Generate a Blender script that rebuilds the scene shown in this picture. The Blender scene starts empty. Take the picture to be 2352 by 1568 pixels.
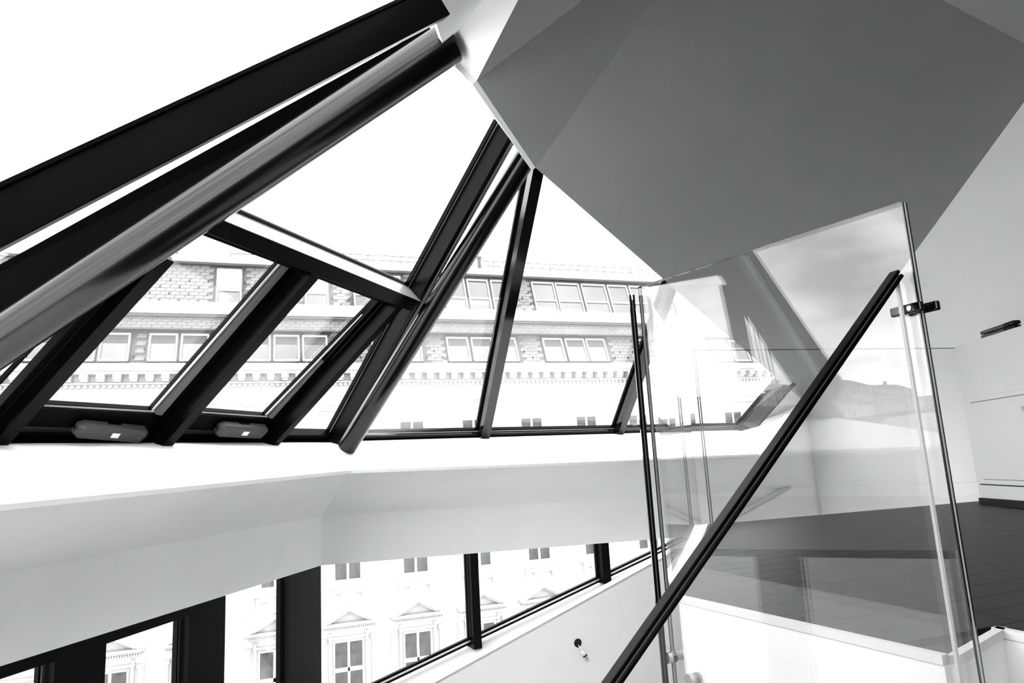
# Attic stairwell under faceted roof glazing, street facade beyond. Units: metres.
# World axes: X along the street facade, Y towards it, Z up; the upper floor is z = 0.
import bpy, bmesh, math, random
from mathutils import Vector, Matrix
random.seed(4)
C = bpy.context.scene.collection
SC = bpy.context.scene

# ---------------------------------------------------------------- camera, world, exposure
cam = bpy.data.cameras.new('camera')
cam.sensor_width = 36.0
cam.lens = 24.462
cam.clip_start = 0.02
cam.clip_end = 2000
camo = bpy.data.objects.new('camera', cam)
C.objects.link(camo)
camo.matrix_world = Matrix(((0.940468, -0.009779, -0.339743, 0.0),
                            (-0.335509, -0.186563, -0.923379, 0.0),
                            (-0.054354, 0.982394, -0.178737, 0.5),
                            (0, 0, 0, 1)))
SC.camera = camo
SC.view_settings.view_transform = 'Standard'
SC.view_settings.look = 'None'
SC.view_settings.gamma = 1.0
SC.view_settings.use_curve_mapping = False
SC.view_settings.exposure = 1.8
SC.cycles.max_bounces = 14
SC.cycles.diffuse_bounces = 5
SC.cycles.glossy_bounces = 6
SC.cycles.transparent_max_bounces = 40
SC.cycles.caustics_reflective = False

SKY = 2.6
w = bpy.data.worlds.new('overcast_sky')
SC.world = w
w.use_nodes = True
nt = w.node_tree
nt.nodes.clear()
tc = nt.nodes.new('ShaderNodeTexCoord')
mp = nt.nodes.new('ShaderNodeMapping'); mp.inputs['Scale'].default_value = (1.0, 1.0, 2.2)
nz = nt.nodes.new('ShaderNodeTexNoise'); nz.inputs['Scale'].default_value = 3.2; nz.inputs['Detail'].default_value = 5
nz.inputs['Roughness'].default_value = 0.55
rp = nt.nodes.new('ShaderNodeValToRGB')
rp.color_ramp.elements[0].position = 0.36; rp.color_ramp.elements[0].color = (0.40, 0.40, 0.40, 1)
rp.color_ramp.elements[1].position = 0.62; rp.color_ramp.elements[1].color = (1, 1, 1, 1)
bg = nt.nodes.new('ShaderNodeBackground'); bg.inputs['Strength'].default_value = SKY
ou = nt.nodes.new('ShaderNodeOutputWorld')
nt.links.new(tc.outputs['Generated'], mp.inputs['Vector'])
nt.links.new(mp.outputs[0], nz.inputs['Vector'])
nt.links.new(nz.outputs['Fac'], rp.inputs['Fac'])
nt.links.new(rp.outputs['Color'], bg.inputs['Color'])
nt.links.new(bg.outputs[0], ou.inputs['Surface'])

# ---------------------------------------------------------------- survey points (metres)
PT = {
    'uend': (-0.145, -0.137, 0.800),
    'A': (1.662, 3.898, 2.401),
    'C': (5.892, 6.380, 1.053),
    'B': (6.031, 3.592, 3.293),
    'J': (1.080, 3.260, 2.559),
    'E1': (2.120, 3.081, 3.120),
    'E2': (1.650, 3.000, 2.970),
    'E0': (1.017, 2.456, 2.456),
    'U0': (0.484, 1.897, 1.951),
    't1a': (0.906, 3.260, 2.723),
    't1b': (-1.181, 3.927, 1.221),
    'K': (5.986, 4.502, 0.000),
    'N0': (0.559, 4.700, 0.543),
    'N1': (4.344, 5.367, 0.486),
    'S0': (0.663, 6.000, 0.808),
    'S1': (5.288, 6.816, 0.804),
    'T1foot': (-1.767, 4.114, 0.800),
    'nUF': (-0.616, -0.235, 0.752),
    'nFL': (-0.393, 0.503, 0.770),
    'nFR': (-0.113, 0.644, 0.756),
    'nP2': (-0.115, 0.619, 0.777),
    'fasT': (0.460, 5.750, 0.214),
    'fasB': (0.455, 5.749, -0.154),
    'fasT_r': (3.585, 6.078, 0.155),
    'fasB_r': (3.567, 6.076, -0.245),
    'fasT_l': (-0.959, 3.387, 0.204),
    'fasB_l': (-0.944, 3.413, -0.151),
    'noseL': (-0.767, 2.658, 0.486),
    'R2_a': (-0.621, 4.884, 0.882),
    'R2_b': (0.174, 4.176, 1.751),
    'R3_a': (0.019, 5.400, 0.872),
    'R3_b': (0.796, 4.695, 1.728),
    'R1_a': (-1.338, 4.350, 0.865),
    'R1_b': (-0.522, 3.716, 1.695),
    'R0_a': (-1.734, 4.006, 0.887),
    'R0_b': (-0.927, 3.531, 1.610),
    'B3_a': (0.502, 5.840, 0.830),
    'B3_b': (1.379, 3.750, 2.644),
    'M1_a': (1.878, 6.207, 0.813),
    'M1_b': (1.700, 4.113, 2.570),
    'M2_a': (3.422, 6.491, 0.802),
    'M2_b': (3.285, 5.016, 2.038),
    'End_a': (5.174, 6.793, 0.806),
    'End_b': (5.412, 6.199, 1.348),
    'B1_a': (-0.538, 1.347, 0.942),
    'B1_b': (0.372, 1.701, 1.798),
    'R0p_a': (-1.734, 4.006, 0.887),
    'R0p_b': (-1.287, 4.077, 1.069),
    'R1p_a': (-1.338, 4.350, 0.865),
    'R1p_b': (-0.592, 3.777, 1.620),
    'B2_a': (-1.624, 4.383, 1.536),
    'B2_b': (0.844, 3.328, 2.881),
    'nPB': (0.545, 0.713, -0.441),
    'UE_a': (-0.755, 2.040, 0.980),
    'UE_b': (0.600, 2.366, 2.193),
    'Tr_a': (-0.142, 3.705, 1.897),
    'Tr_b': (0.980, 4.722, 1.805),
    'sillR_a': (0.521, 5.900, 0.872),
    'sillR_b': (5.171, 6.733, 0.857),
    'sillL_a': (-1.827, 3.977, 0.858),
    'sillL_b': (0.512, 5.800, 0.862),
    'sash1l_a': (-1.106, 4.369, 0.971),
    'sash1l_b': (-0.476, 3.833, 1.643),
    'sash1b_a': (-1.102, 4.347, 0.987),
    'sash1b_b': (-0.618, 4.737, 0.979),
    'sash1r_a': (-0.633, 4.730, 0.976),
    'sash1r_b': (0.117, 4.076, 1.787),
    'sash2b_a': (-0.339, 4.946, 0.985),
    'sash2b_b': (0.038, 5.256, 0.975),
    'sash2r_a': (0.026, 5.239, 0.980),
    'sash2r_b': (0.767, 4.663, 1.735),
    'sash2l_a': (-0.340, 4.964, 0.973),
    'sash2l_b': (0.410, 4.332, 1.769),
    'T1ax_a': (0.905, 3.125, 2.674),
    'T1ax_b': (-1.853, 4.002, 0.693),
    'T2ax_a': (1.620, 3.897, 2.502),
    'T2ax_b': (0.604, 5.325, 0.709),
    'UFe_a': (0.649, 2.454, 2.261),
    'UFe_b': (0.484, 1.897, 1.951),
    'topfr_a': (0.974, 3.339, 2.706),
    'topfr_b': (1.392, 3.764, 2.641),
    'act1_a': (-0.999, 4.548, 0.908),
    'act1_b': (-0.687, 4.835, 0.880),
    'act2_a': (-0.293, 5.080, 0.921),
    'act2_b': (0.010, 5.337, 0.908),
    'lw0': (0.338, 5.857, -1.288),
    'lw1': (0.971, 5.924, -1.117),
    'lw2': (3.625, 6.203, -0.411),
    'lw3': (5.173, 6.365, -0.008),
    'm1b': (1.714, 6.002, -0.954),
    'm1t': (1.715, 6.002, -0.091),
    'm2b': (3.028, 6.140, -0.586),
    'm2t': (3.047, 6.142, -0.054),
    'sh0': (0.324, 5.616, -1.415),
    'sh1': (1.311, 5.719, -1.107),
    'sh2': (3.474, 5.947, -0.432),
    'sh3': (4.588, 6.064, -0.091),
    'bulbhole': (2.606, 5.856, -1.016),
    'bulbend': (2.652, 5.860, -1.144),
    'll0a': (0.206, 5.366, -0.532),
    'll0b': (0.455, 5.781, -0.641),
    'll1a': (-0.356, 4.432, -0.287),
    'll1b': (-0.182, 4.720, -0.363),
    'll2a': (-0.816, 3.666, -0.086),
    'll2b': (-0.666, 3.915, -0.151),
    'llt0': (-0.951, 3.440, -0.156),
    'llt1': (0.458, 5.786, -0.158),
    'F0': (3.206, 4.631, 0.000),
    'F1': (1.490, 2.354, 0.000),
    'F2': (1.573, 1.343, 0.000),
    'F3': (1.913, 1.466, 0.000),
    'F4': (1.914, 1.393, 0.000),
    'F0b': (3.124, 4.630, 0.000),
    'F1b': (1.686, 2.806, 0.000),
    'g_tl': (1.438, 2.393, 1.192),
    'g_tr': (1.531, 1.238, 1.111),
    'g_l': (1.436, 2.424, -0.211),
    'gr': (1.531, 1.247, 0.028),
    'clamp': (1.530, 1.249, 0.836),
    'st1': (1.447, 2.281, -0.269),
    'st2': (1.438, 2.399, -0.218),
    'rail_t': (1.508, 1.274, 0.926),
    'rail_b': (0.629, 1.278, 0.090),
    'fg_l': (3.003, 4.390, 1.290),
    'fg_r': (5.563, 4.211, 1.280),
    'fg_lb': (2.985, 4.391, 0.024),
    'fg_rb': (5.550, 4.212, 0.036),
    'g3': (1.140, 1.889, 1.025),
    'g3f': (2.681, 3.934, 1.208),
    'ca': (5.597, 4.249, 0.000),
    'cb': (5.348, 3.729, 0.000),
    'cb_top': (5.580, 4.214, 1.314),
    'cb_topr': (5.186, 3.391, 1.244),
    'cb_kick': (5.588, 4.231, 0.043),
    'd_tl': (5.553, 4.157, 0.822),
    'd_tr': (5.244, 3.514, 0.793),
    'd_bl': (5.555, 4.163, 0.203),
    'd_br': (5.321, 3.675, 0.202),
    'l2': (5.586, 4.227, 0.159),
    'l2r': (5.327, 3.687, 0.157),
    'fr': (5.579, 4.211, 0.867),
    'knob': (5.253, 3.533, 0.724),
    'bk0': (5.442, 3.927, 1.296),
    'bk1': (5.253, 3.532, 1.249),
    'strip1': (1.019, 3.345, 2.725),
    'strip2': (1.597, 3.990, 2.599),
    'strip3': (1.381, 3.759, 2.640),
    'pA1': (1.001, 3.347, 2.715),
    'pA2': (1.381, 3.759, 2.640),
    'pA3': (0.980, 4.722, 1.805),
    'pA4': (-0.142, 3.705, 1.897),
    'reA': (1.545, 3.869, 2.535),
    'P2c1': (4.212, 3.013, 3.484),
    'P2c2': (5.495, 3.181, 3.540),
}
def p(k):
    return Vector(PT[k])

# ---------------------------------------------------------------- materials
def grey(v):
    return (v, v, v, 1)

def mat(name, v, rough=0.5, spec=0.5, coat=0.0, noise=0.0, nscale=6.0, bump=0.0, bscale=60.0, stretch=None, metal=0.0, coatr=0.05):
    m = bpy.data.materials.new(name)
    m.use_nodes = True
    t = m.node_tree
    b = t.nodes['Principled BSDF']
    b.inputs['Base Color'].default_value = grey(v)
    b.inputs['Roughness'].default_value = rough
    b.inputs['Specular IOR Level'].default_value = spec
    b.inputs['Coat Weight'].default_value = coat
    b.inputs['Coat Roughness'].default_value = coatr
    b.inputs['Metallic'].default_value = metal
    co = t.nodes.new('ShaderNodeTexCoord')
    src = co.outputs['Object']
    if stretch:
        mm = t.nodes.new('ShaderNodeMapping'); mm.inputs['Scale'].default_value = stretch
        t.links.new(src, mm.inputs['Vector']); src = mm.outputs[0]
    if noise > 0:
        n = t.nodes.new('ShaderNodeTexNoise'); n.inputs['Scale'].default_value = nscale; n.inputs['Detail'].default_value = 6
        r = t.nodes.new('ShaderNodeMapRange')
        r.inputs['From Min'].default_value = 0.3; r.inputs['From Max'].default_value = 0.7
        r.inputs['To Min'].default_value = v * (1 - noise); r.inputs['To Max'].default_value = v * (1 + noise)
        t.links.new(src, n.inputs['Vector']); t.links.new(n.outputs['Fac'], r.inputs['Value'])
        cb = t.nodes.new('ShaderNodeCombineColor')
        for i in range(3):
            t.links.new(r.outputs[0], cb.inputs[i])
        t.links.new(cb.outputs[0], b.inputs['Base Color'])
    if bump > 0:
        n2 = t.nodes.new('ShaderNodeTexNoise'); n2.inputs['Scale'].default_value = bscale; n2.inputs['Detail'].default_value = 4
        bu = t.nodes.new('ShaderNodeBump'); bu.inputs['Strength'].default_value = bump; bu.inputs['Distance'].default_value = 0.01
        t.links.new(src, n2.inputs['Vector']); t.links.new(n2.outputs['Fac'], bu.inputs['Height'])
        t.links.new(bu.outputs[0], b.inputs['Normal'])
    return m

def glass_mat(name, tint, ior=1.5, wave=0.0):
    """clear pane: straight-through transparency plus true Fresnel reflection on both faces"""
    m = bpy.data.materials.new(name)
    m.use_nodes = True
    t = m.node_tree
    t.nodes.clear()
    o = t.nodes.new('ShaderNodeOutputMaterial')
    tr = t.nodes.new('ShaderNodeBsdfTransparent'); tr.inputs['Color'].default_value = grey(tint)
    gl = t.nodes.new('ShaderNodeBsdfGlossy'); gl.inputs['Roughness'].default_value = 0.0; gl.inputs['Color'].default_value = grey(1)
    fr = t.nodes.new('ShaderNodeFresnel')
    ge = t.nodes.new('ShaderNodeNewGeometry')
    mr = t.nodes.new('ShaderNodeMapRange'); mr.inputs['To Min'].default_value = ior; mr.inputs['To Max'].default_value = 1 / ior
    mx = t.nodes.new('ShaderNodeMixShader')
    t.links.new(ge.outputs['Backfacing'], mr.inputs['Value'])
    t.links.new(mr.outputs[0], fr.inputs['IOR'])
    t.links.new(fr.outputs[0], mx.inputs['Fac'])
    t.links.new(tr.outputs[0], mx.inputs[1]); t.links.new(gl.outputs[0], mx.inputs[2])
    t.links.new(mx.outputs[0], o.inputs['Surface'])
    if wave > 0:
        co = t.nodes.new('ShaderNodeTexCoord')
        n2 = t.nodes.new('ShaderNodeTexNoise'); n2.inputs['Scale'].default_value = 2.0
        bu = t.nodes.new('ShaderNodeBump'); bu.inputs['Strength'].default_value = wave; bu.inputs['Distance'].default_value = 0.01
        t.links.new(co.outputs['Object'], n2.inputs['Vector']); t.links.new(n2.outputs['Fac'], bu.inputs['Height'])
        t.links.new(bu.outputs[0], gl.inputs['Normal'])
    return m

M = {
    'plaster': mat('white_plaster', 0.90, 0.85, 0.2, noise=0.02, nscale=3, bump=0.12, bscale=140),
    'matte': mat('matte_black_paint', 0.0025, 0.8, 0.0),
    'darkwall': mat('dark_unseen_wall', 0.06, 0.8, 0.2, noise=0.1),  # for unseen walls, darkened to cut bounce and reflections
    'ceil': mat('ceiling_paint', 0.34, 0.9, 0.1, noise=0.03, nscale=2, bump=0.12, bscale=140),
    'steel': mat('black_steel_paint', 0.001, 0.20, 0.38, bump=0.01, bscale=60),
    'satin': mat('black_satin_paint', 0.0015, 0.32, 0.06, noise=0.3, nscale=5),
    'gloss': mat('black_gloss_paint', 0.002, 0.10, 0.35),
    'frame': mat('dark_window_frame', 0.001, 0.4, 0.04),
    'alu': mat('bright_aluminium', 0.75, 0.35, 0.5, metal=0.6),
    'gasket': mat('grey_gasket', 0.10, 0.6, 0.3),
    'wood': mat('dark_oak_boards', 0.006, 0.45, 0.10, noise=0.75, nscale=3.5, bump=0.15, bscale=30, stretch=(1.2, 12, 1)),
    'subfloor': mat('floor_slab', 0.03, 0.7, 0.2),
    'cabinet': mat('white_lacquer', 0.72, 0.5, 0.3),
    'shadowgap': mat('shadow_gap', 0.02, 0.8, 0.1),
    'kick': mat('black_plinth', 0.006, 0.5, 0.3),
    'glass': glass_mat('clear_glass', 0.985, 1.5, 0.0),
    'guard': glass_mat('guard_glass', 0.975, 1.52, 0.015),
    'edge_dark': mat('glass_edge_dark', 0.01, 0.15, 0.6),
    'edge_light': mat('glass_edge_light', 0.75, 0.2, 0.6),
    'chrome': mat('brushed_steel', 0.45, 0.22, 0.5, metal=1.0),
    'stone': mat('facade_render', 0.38, 0.9, 0.1, noise=0.03, nscale=0.8),
    'trimstone': mat('facade_moulding', 0.35, 0.9, 0.1),
    'shingle': mat('grey_roof_shingle', 0.14, 0.8, 0.2, noise=0.18, nscale=1.2),
    'lead': mat('grey_flashing', 0.06, 0.6, 0.3),
    'whiteframe': mat('white_window_frame', 0.6, 0.6, 0.3),
    'skyglass': mat('roof_window_glass', 0.11, 0.04, 1.0, metal=0.85),
    'darkglass': mat('facade_window_glass', 0.045, 0.15, 0.1, noise=0.45, nscale=3.0),
    'blind': mat('pale_roller_shutter', 0.75, 0.7, 0.2),
    'bulbglass': glass_mat('bulb_glass', 0.9, 1.45),
    'city': mat('city_render', 0.35, 0.9, 0.1, noise=0.2, nscale=0.2),
    'asphalt': mat('street_asphalt', 0.22, 0.9, 0.1, noise=0.2, nscale=0.5),
    'sticker': mat('white_sticker', 0.85, 0.5, 0.3),
    'motor': mat('grey_motor_housing', 0.05, 0.5, 0.3, bump=0.1, bscale=200),
}

# ---------------------------------------------------------------- builders
def wpos(o):
    v = Vector(o.location)
    while o.parent:
        o = o.parent
        v += Vector(o.location)
    return v

def obj(name, verts, faces, m, parent=None, smooth=False):
    vs = [Vector(v) for v in verts]
    c = sum(vs, Vector()) / len(vs)
    me = bpy.data.meshes.new(name)
    me.from_pydata([v - c for v in vs], [], faces)
    bm = bmesh.new(); bm.from_mesh(me)
    bmesh.ops.recalc_face_normals(bm, faces=bm.faces)
    bm.to_mesh(me); bm.free()
    if smooth:
        for f in me.polygons:
            f.use_smooth = True
    me.materials.append(m)
    o = bpy.data.objects.new(name, me)
    C.objects.link(o)
    if parent is not None:
        o.parent = parent
        o.location = c - wpos(parent)
    else:
        o.location = c
    return o

def empty(name, loc):
    o = bpy.data.objects.new(name, None)
    o.empty_display_size = 0.1
    C.objects.link(o)
    o.location = loc
    return o

def tag(o, label=None, cat=None, group=None, kind=None):
    if label: o['label'] = label
    if cat: o['category'] = cat
    if group: o['group'] = group
    if kind: o['kind'] = kind
    return o

class MB:
    """collects simple solids into one vertex / face list"""
    def __init__(s): s.v = []; s.f = []
    def add(s, v, f):
        n = len(s.v); s.v += [Vector(x) for x in v]; s.f += [[i + n for i in q] for q in f]; return s
    def box(s, x0, x1, y0, y1, z0, z1):
        return s.add([(x0, y0, z0), (x1, y0, z0), (x1, y1, z0), (x0, y1, z0), (x0, y0, z1), (x1, y0, z1), (x1, y1, z1), (x0, y1, z1)], BOXF)
    def prism(s, poly, off):
        off = Vector(off); n = len(poly); a = [Vector(q) for q in poly]
        return s.add(a + [q + off for q in a], [list(range(n))[::-1], list(range(n, 2 * n))] + [[i, (i + 1) % n, n + (i + 1) % n, n + i] for i in range(n)])
    def tube(s, a, b, r, n=24, rb=None, dome=0.0):
        a, b = Vector(a), Vector(b); u = (b - a).normalized()
        x = u.orthogonal().normalized(); y = u.cross(x); rb = r if rb is None else rb
        rings = [(a, r), (b, rb)]
        if dome > 0:
            k = 6
            rings = [(a - u * dome * math.cos(t * math.pi / 2 / k), r * math.sin(t * math.pi / 2 / k) + 1e-4) for t in range(k)] + rings
            rings += [(b + u * dome * math.sin(t * math.pi / 2 / k), rb * math.cos(t * math.pi / 2 / k) + 1e-4) for t in range(1, k + 1)]
        v = []; f = []
        for c, q in rings:
            v += [c + x * (q * math.cos(i * 2 * math.pi / n)) + y * (q * math.sin(i * 2 * math.pi / n)) for i in range(n)]
        for j in range(len(rings) - 1):
            f += [[j * n + i, j * n + (i + 1) % n, (j + 1) * n + (i + 1) % n, (j + 1) * n + i] for i in range(n)]
        f += [list(range(n))[::-1], [(len(rings) - 1) * n + i for i in range(n)]]
        return s.add(v, f)
    def beam(s, a, b, side, up, x0, x1, y0, y1):
        """box along a-b; cross-section from x0..x1 along side and y0..y1 along up"""
        a, b, side, up = Vector(a), Vector(b), Vector(side), Vector(up)
        q = [side * x0 + up * y0, side * x1 + up * y0, side * x1 + up * y1, side * x0 + up * y1]
        return s.add([a + k for k in q] + [b + k for k in q], BOXF)
    def build(s, name, m, parent=None, smooth=False):
        return obj(name, s.v, s.f, m, parent, smooth)
BOXF = [[0, 3, 2, 1], [4, 5, 6, 7], [0, 1, 5, 4], [1, 2, 6, 5], [2, 3, 7, 6], [3, 0, 4, 7]]

def bevel(o, w, seg=1):
    m = o.modifiers.new('bevel', 'BEVEL'); m.width = w; m.segments = seg; m.limit_method = 'ANGLE'; m.angle_limit = 0.6
    return o

def shade_auto(o, deg=40):
    me = o.data
    bm = bmesh.new(); bm.from_mesh(me)
    for e in bm.edges:
        if len(e.link_faces) == 2 and e.calc_face_angle(0) > math.radians(deg):
            e.smooth = False
    for f in bm.faces: f.smooth = True
    bm.to_mesh(me); bm.free()

def bar(a, b, n, w, d, m, name, parent, out=0.0, sh=0.0, bev=0.0):
    """frame member: its lit side edge runs a-b on the glass plane (outward normal n); width w away from that side, depth d into the room"""
    a, b, n = Vector(a), Vector(b), Vector(n).normalized()
    s = (b - a).normalized().cross(n).normalized()
    o = MB().beam(a, b, s, n, -w - sh, -sh, -d, out).build(name, m, parent)
    if bev: bevel(o, bev)
    return o

def up_off(n, k): return Vector(n).normalized() * k

nU, nL, nR, nP2 = (Vector(PT[k]).normalized() for k in ('nUF', 'nFL', 'nFR', 'nP2'))

def face_slab(name, polys, m, center, th=0.12, kind='structure'):
    """room faces (each a planar polygon) thickened away from the room centre, one mesh"""
    mb = MB()
    for poly in polys:
        P = [Vector(q) for q in poly]
        n = Vector()
        for i in range(len(P)):
            a, b = P[i], P[(i + 1) % len(P)]
            n += a.cross(b)
        n.normalize()
        c = sum(P, Vector()) / len(P)
        if n.dot(c - Vector(center)) < 0: n = -n
        mb.prism(P, n * th)
    o = mb.build(name, m)
    tag(o, kind=kind)
    return o

def line_at(a, b, k):
    return a + (b - a) * k

# ================================================================ THE ROOM SHELL
RC = Vector((2.5, 2.0, 0.6))                     # a point inside the room
ZC = 3.52                                       # flat ceiling height
ZL = -2.8                                       # lower floor
apex = Vector((2.405, 2.768, ZC))
J, A_, C_, K_ = p('J'), p('A'), p('C'), p('K')
rw_dir = (C_ - K_).normalized(); rw_dir = Vector((C_.x - K_.x, C_.y - K_.y, 0)).normalized()
def rw(y, z):                                   # a point on the right wall
    t = (y - K_.y) / rw_dir.y
    return Vector((K_.x + rw_dir.x * t, y, z))
E1_ = p('E1')
apex = A_ + (E1_ - A_) * ((ZC - A_.z) / (E1_.z - A_.z))
n2_ = (C_ - A_).cross(E1_ - A_).normalized()
# meeting point of the folded slope, the right wall and the flat ceiling
def on_p2(y):
    return (rw(y, ZC) - A_).dot(n2_)
y0_, y1_ = 1.0, 6.0
for _ in range(60):
    ym_ = (y0_ + y1_) / 2
    if on_p2(y0_) * on_p2(ym_) <= 0: y1_ = ym_
    else: y0_ = ym_
cr = rw(y0_, ZC)
ex = J + (p('E0') - J) * 1.9
uend = p('uend')
YB = -3.0
back_l, back_r = Vector((-0.40, YB, ZC)), rw(YB, ZC)
t1a = p('t1a'); foot = p('T1foot')

foot2 = foot + Vector((-0.105, -0.03, -0.09)); uend2 = uend + Vector((-0.105, -0.03, -0.09))
exm = p('U0').lerp(ex, 0.5); mid_e = uend.lerp(Vector((0.9, YB, ZC)), 0.5)
ceiling_polys = [
    [A_, C_, cr, apex],                                   # large folded slope
    [J, A_, apex],                                        # narrow fold
    [J, apex, ex],                                        # upper fold
    [apex, Vector((0.9, YB, ZC)), ex],
    [apex, cr, back_r, Vector((0.9, YB, ZC))],           # flat part
]
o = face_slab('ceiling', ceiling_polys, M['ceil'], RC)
reveal = face_slab('trim_1', [
    [t1a, J, ex], [t1a, ex, p('U0')], [p('U0'), ex, exm], [ex, Vector((0.9, YB, ZC)), exm], [Vector((0.9, YB, ZC)), mid_e, exm],
    [t1a, p('strip1'), J], [p('strip1'), p('strip3'), J], [p('strip3'), p('B3_b'), J], [p('B3_b'), A_, J]], M['plaster'], RC, 0.03)
tag(reveal, 'white plaster reveal folding up from the roof glazing')

N0, N1, S0, S1 = p('N0'), p('N1'), p('S0'), p('S1')
nl = Vector((-1.05, 2.22, 0.46))
ew = Vector((C_.x - N1.x, C_.y - N1.y, 0)).normalized()
def fas_r(x, z):                               # right fascia plane
    f0, f1 = p('fasT'), p('fasT_r'); t = (x - f0.x) / (f1.x - f0.x)
    q = f0.lerp(f1, t); q.z = z if z is not None else q.z
    return q
fT0, fB0 = p('fasT'), p('fasB')
fd_ = p('fasT_r') - p('fasT'); den = fd_.x * ew.y - fd_.y * ew.x
tI = ((N1.x - fT0.x) * ew.y - (N1.y - fT0.y) * ew.x) / den
IX = fT0.x + fd_.x * tI
fTr = fas_r(IX, None); fBr = p('fasB').lerp(p('fasB_r'), (IX - fB0.x) / (p('fasB_r').x - fB0.x))
print('corner', IX, fTr, fBr, N1)
fTl = fT0.lerp(p('fasT_l'), 1.50); fBl = fB0.lerp(p('fasB_l'), 1.50)
wf = face_slab('wall_front', [
    [S0, S1, C_, N1, N0],                                  # bright sloping sill, right (triangulated below)
], M['plaster'], RC, 0.002)
bpy.data.objects.remove(wf)
End_t = p('End_b') + (p('End_b') - p('End_a')) * 0.05
tri = [[N0, N1, S1], [N0, S1, S0], [S1, N1, C_], [S1, C_, Vector(PT['End_b']) + Vector((0.12, 0.02, 0.0))],
       [N0, S0, foot], [N0, foot, nl]]
# underside, nose to fascia
tri += [[N0, N1, fTr], [N0, fTr, fT0], [N0, fT0, fTl], [N0, fTl, nl]]
# fascia
tri += [[fT0, fTr, fBr, fB0], [fT0, fB0, fBl, fTl]]
wf = face_slab('wall_front', tri, M['plaster'], RC, 0.02)
# end wall between the sill and the right wall
eb = N1 + ew * 0.0
fa = Vector((N1.x - ew.x * 0.02, N1.y - ew.y * 0.02, N1.z))
we = face_slab('wall_end', [[N1, C_, Vector((C_.x, C_.y, ZL)), Vector((fTr.x, fTr.y, ZL)), fTr]], M['plaster'], RC, 0.12)
wr = face_slab('wall_right', [[C_, cr, rw(YB, ZC), rw(YB, ZL), Vector((C_.x, C_.y, ZL))]], M['plaster'], RC, 0.12)
wb = face_slab('wall_back', [[Vector((-0.45, YB, ZL)), rw(YB, ZL), rw(YB, ZC), Vector((-0.45, YB, ZC))]], M['darkwall'], RC, 0.12)
wl = face_slab('wall_left', [
    [nl, fTl, Vector((fTl.x, fTl.y, ZL)), Vector((nl.x, nl.y, ZL))],
    [nl + Vector((0, 0, 0.25)), uend2, Vector((uend.x, uend.y, 0.35)), Vector((nl.x, nl.y, 0.35))],
    [uend2, Vector((-0.45, YB, 0.71)), Vector((-0.45, YB, ZL)), Vector((uend.x, uend.y, ZL))],
    [uend2, mid_e, Vector((-0.45, YB, 0.8))], [mid_e, Vector((0.9, YB, ZC)), Vector((-0.45, YB, 0.8))],
    [foot2, foot2 + Vector((0.05, -0.05, -0.3)), Vector((nl.x, nl.y, 0.45)), Vector((nl.x, nl.y, 0.71))],
], M['plaster'], RC, 0.08)

wd = face_slab('wall_left_darkened', [[Vector((nl.x, nl.y, 0.35)), Vector((uend.x, uend.y, 0.35)), Vector((uend.x, uend.y, ZL)), Vector((nl.x, nl.y, ZL))]], M['darkwall'], RC, 0.08)  # unseen lower wall, made dark to dim its reflection over the floor

# lower floor slab far below
lf = MB().box(-2.2, 6.6, YB, 7.0, ZL - 0.15, ZL).build('floor_lower', M['subfloor'])
tag(lf, 'dark floor of the storey below the stairwell', kind='structure')

# ================================================================ WALL UNDER THE LOWER WINDOW (sloping sill)
W_out = Vector((-0.105, 0.995, 0)).normalized()
a, b, c_, d = p('sh0'), p('sh3'), p('lw3'), p('lw0')
zz = Vector((0, 0, -0.02))
sh_r = p('sh3') + (p('sh3') - p('sh0')) * 0.18
lw_r = p('lw3') + (p('lw3') - p('lw0')) * 0.05
mb = MB()
mb.prism([a, sh_r, Vector((sh_r.x, sh_r.y, ZL)), Vector((a.x, a.y, ZL))], W_out * 0.10)
mb.add([a, sh_r, lw_r + W_out * 0.10, d + W_out * 0.10, a + zz, sh_r + zz, lw_r + W_out * 0.10 + zz, d + W_out * 0.10 + zz], BOXF)
parapet = mb.build('wall_parapet', M['plaster'])
tag(parapet, 'white parapet wall with sloping sill under the lower window', kind='structure')

# ================================================================ UPPER FLOOR
F = [p('F0'), p('F0b'), p('F1b'), p('F1'), p('F2'), p('F3'), Vector((1.915, YB, 0)), rw(YB, 0), rw(4.46, 0)]
floor_poly = [p('F0'), p('F1'), p('F2'), p('F3'), Vector((1.915, YB, 0)), rw(YB, 0), rw(4.46, 0)]
mb = MB()
mb.prism([q + Vector((0, 0, -0.016)) for q in floor_poly], (0, 0, -0.30))
floor = mb.build('floor', M['subfloor'])
tag(floor, 'dark stained oak board floor of the upper storey', kind='structure')
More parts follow.
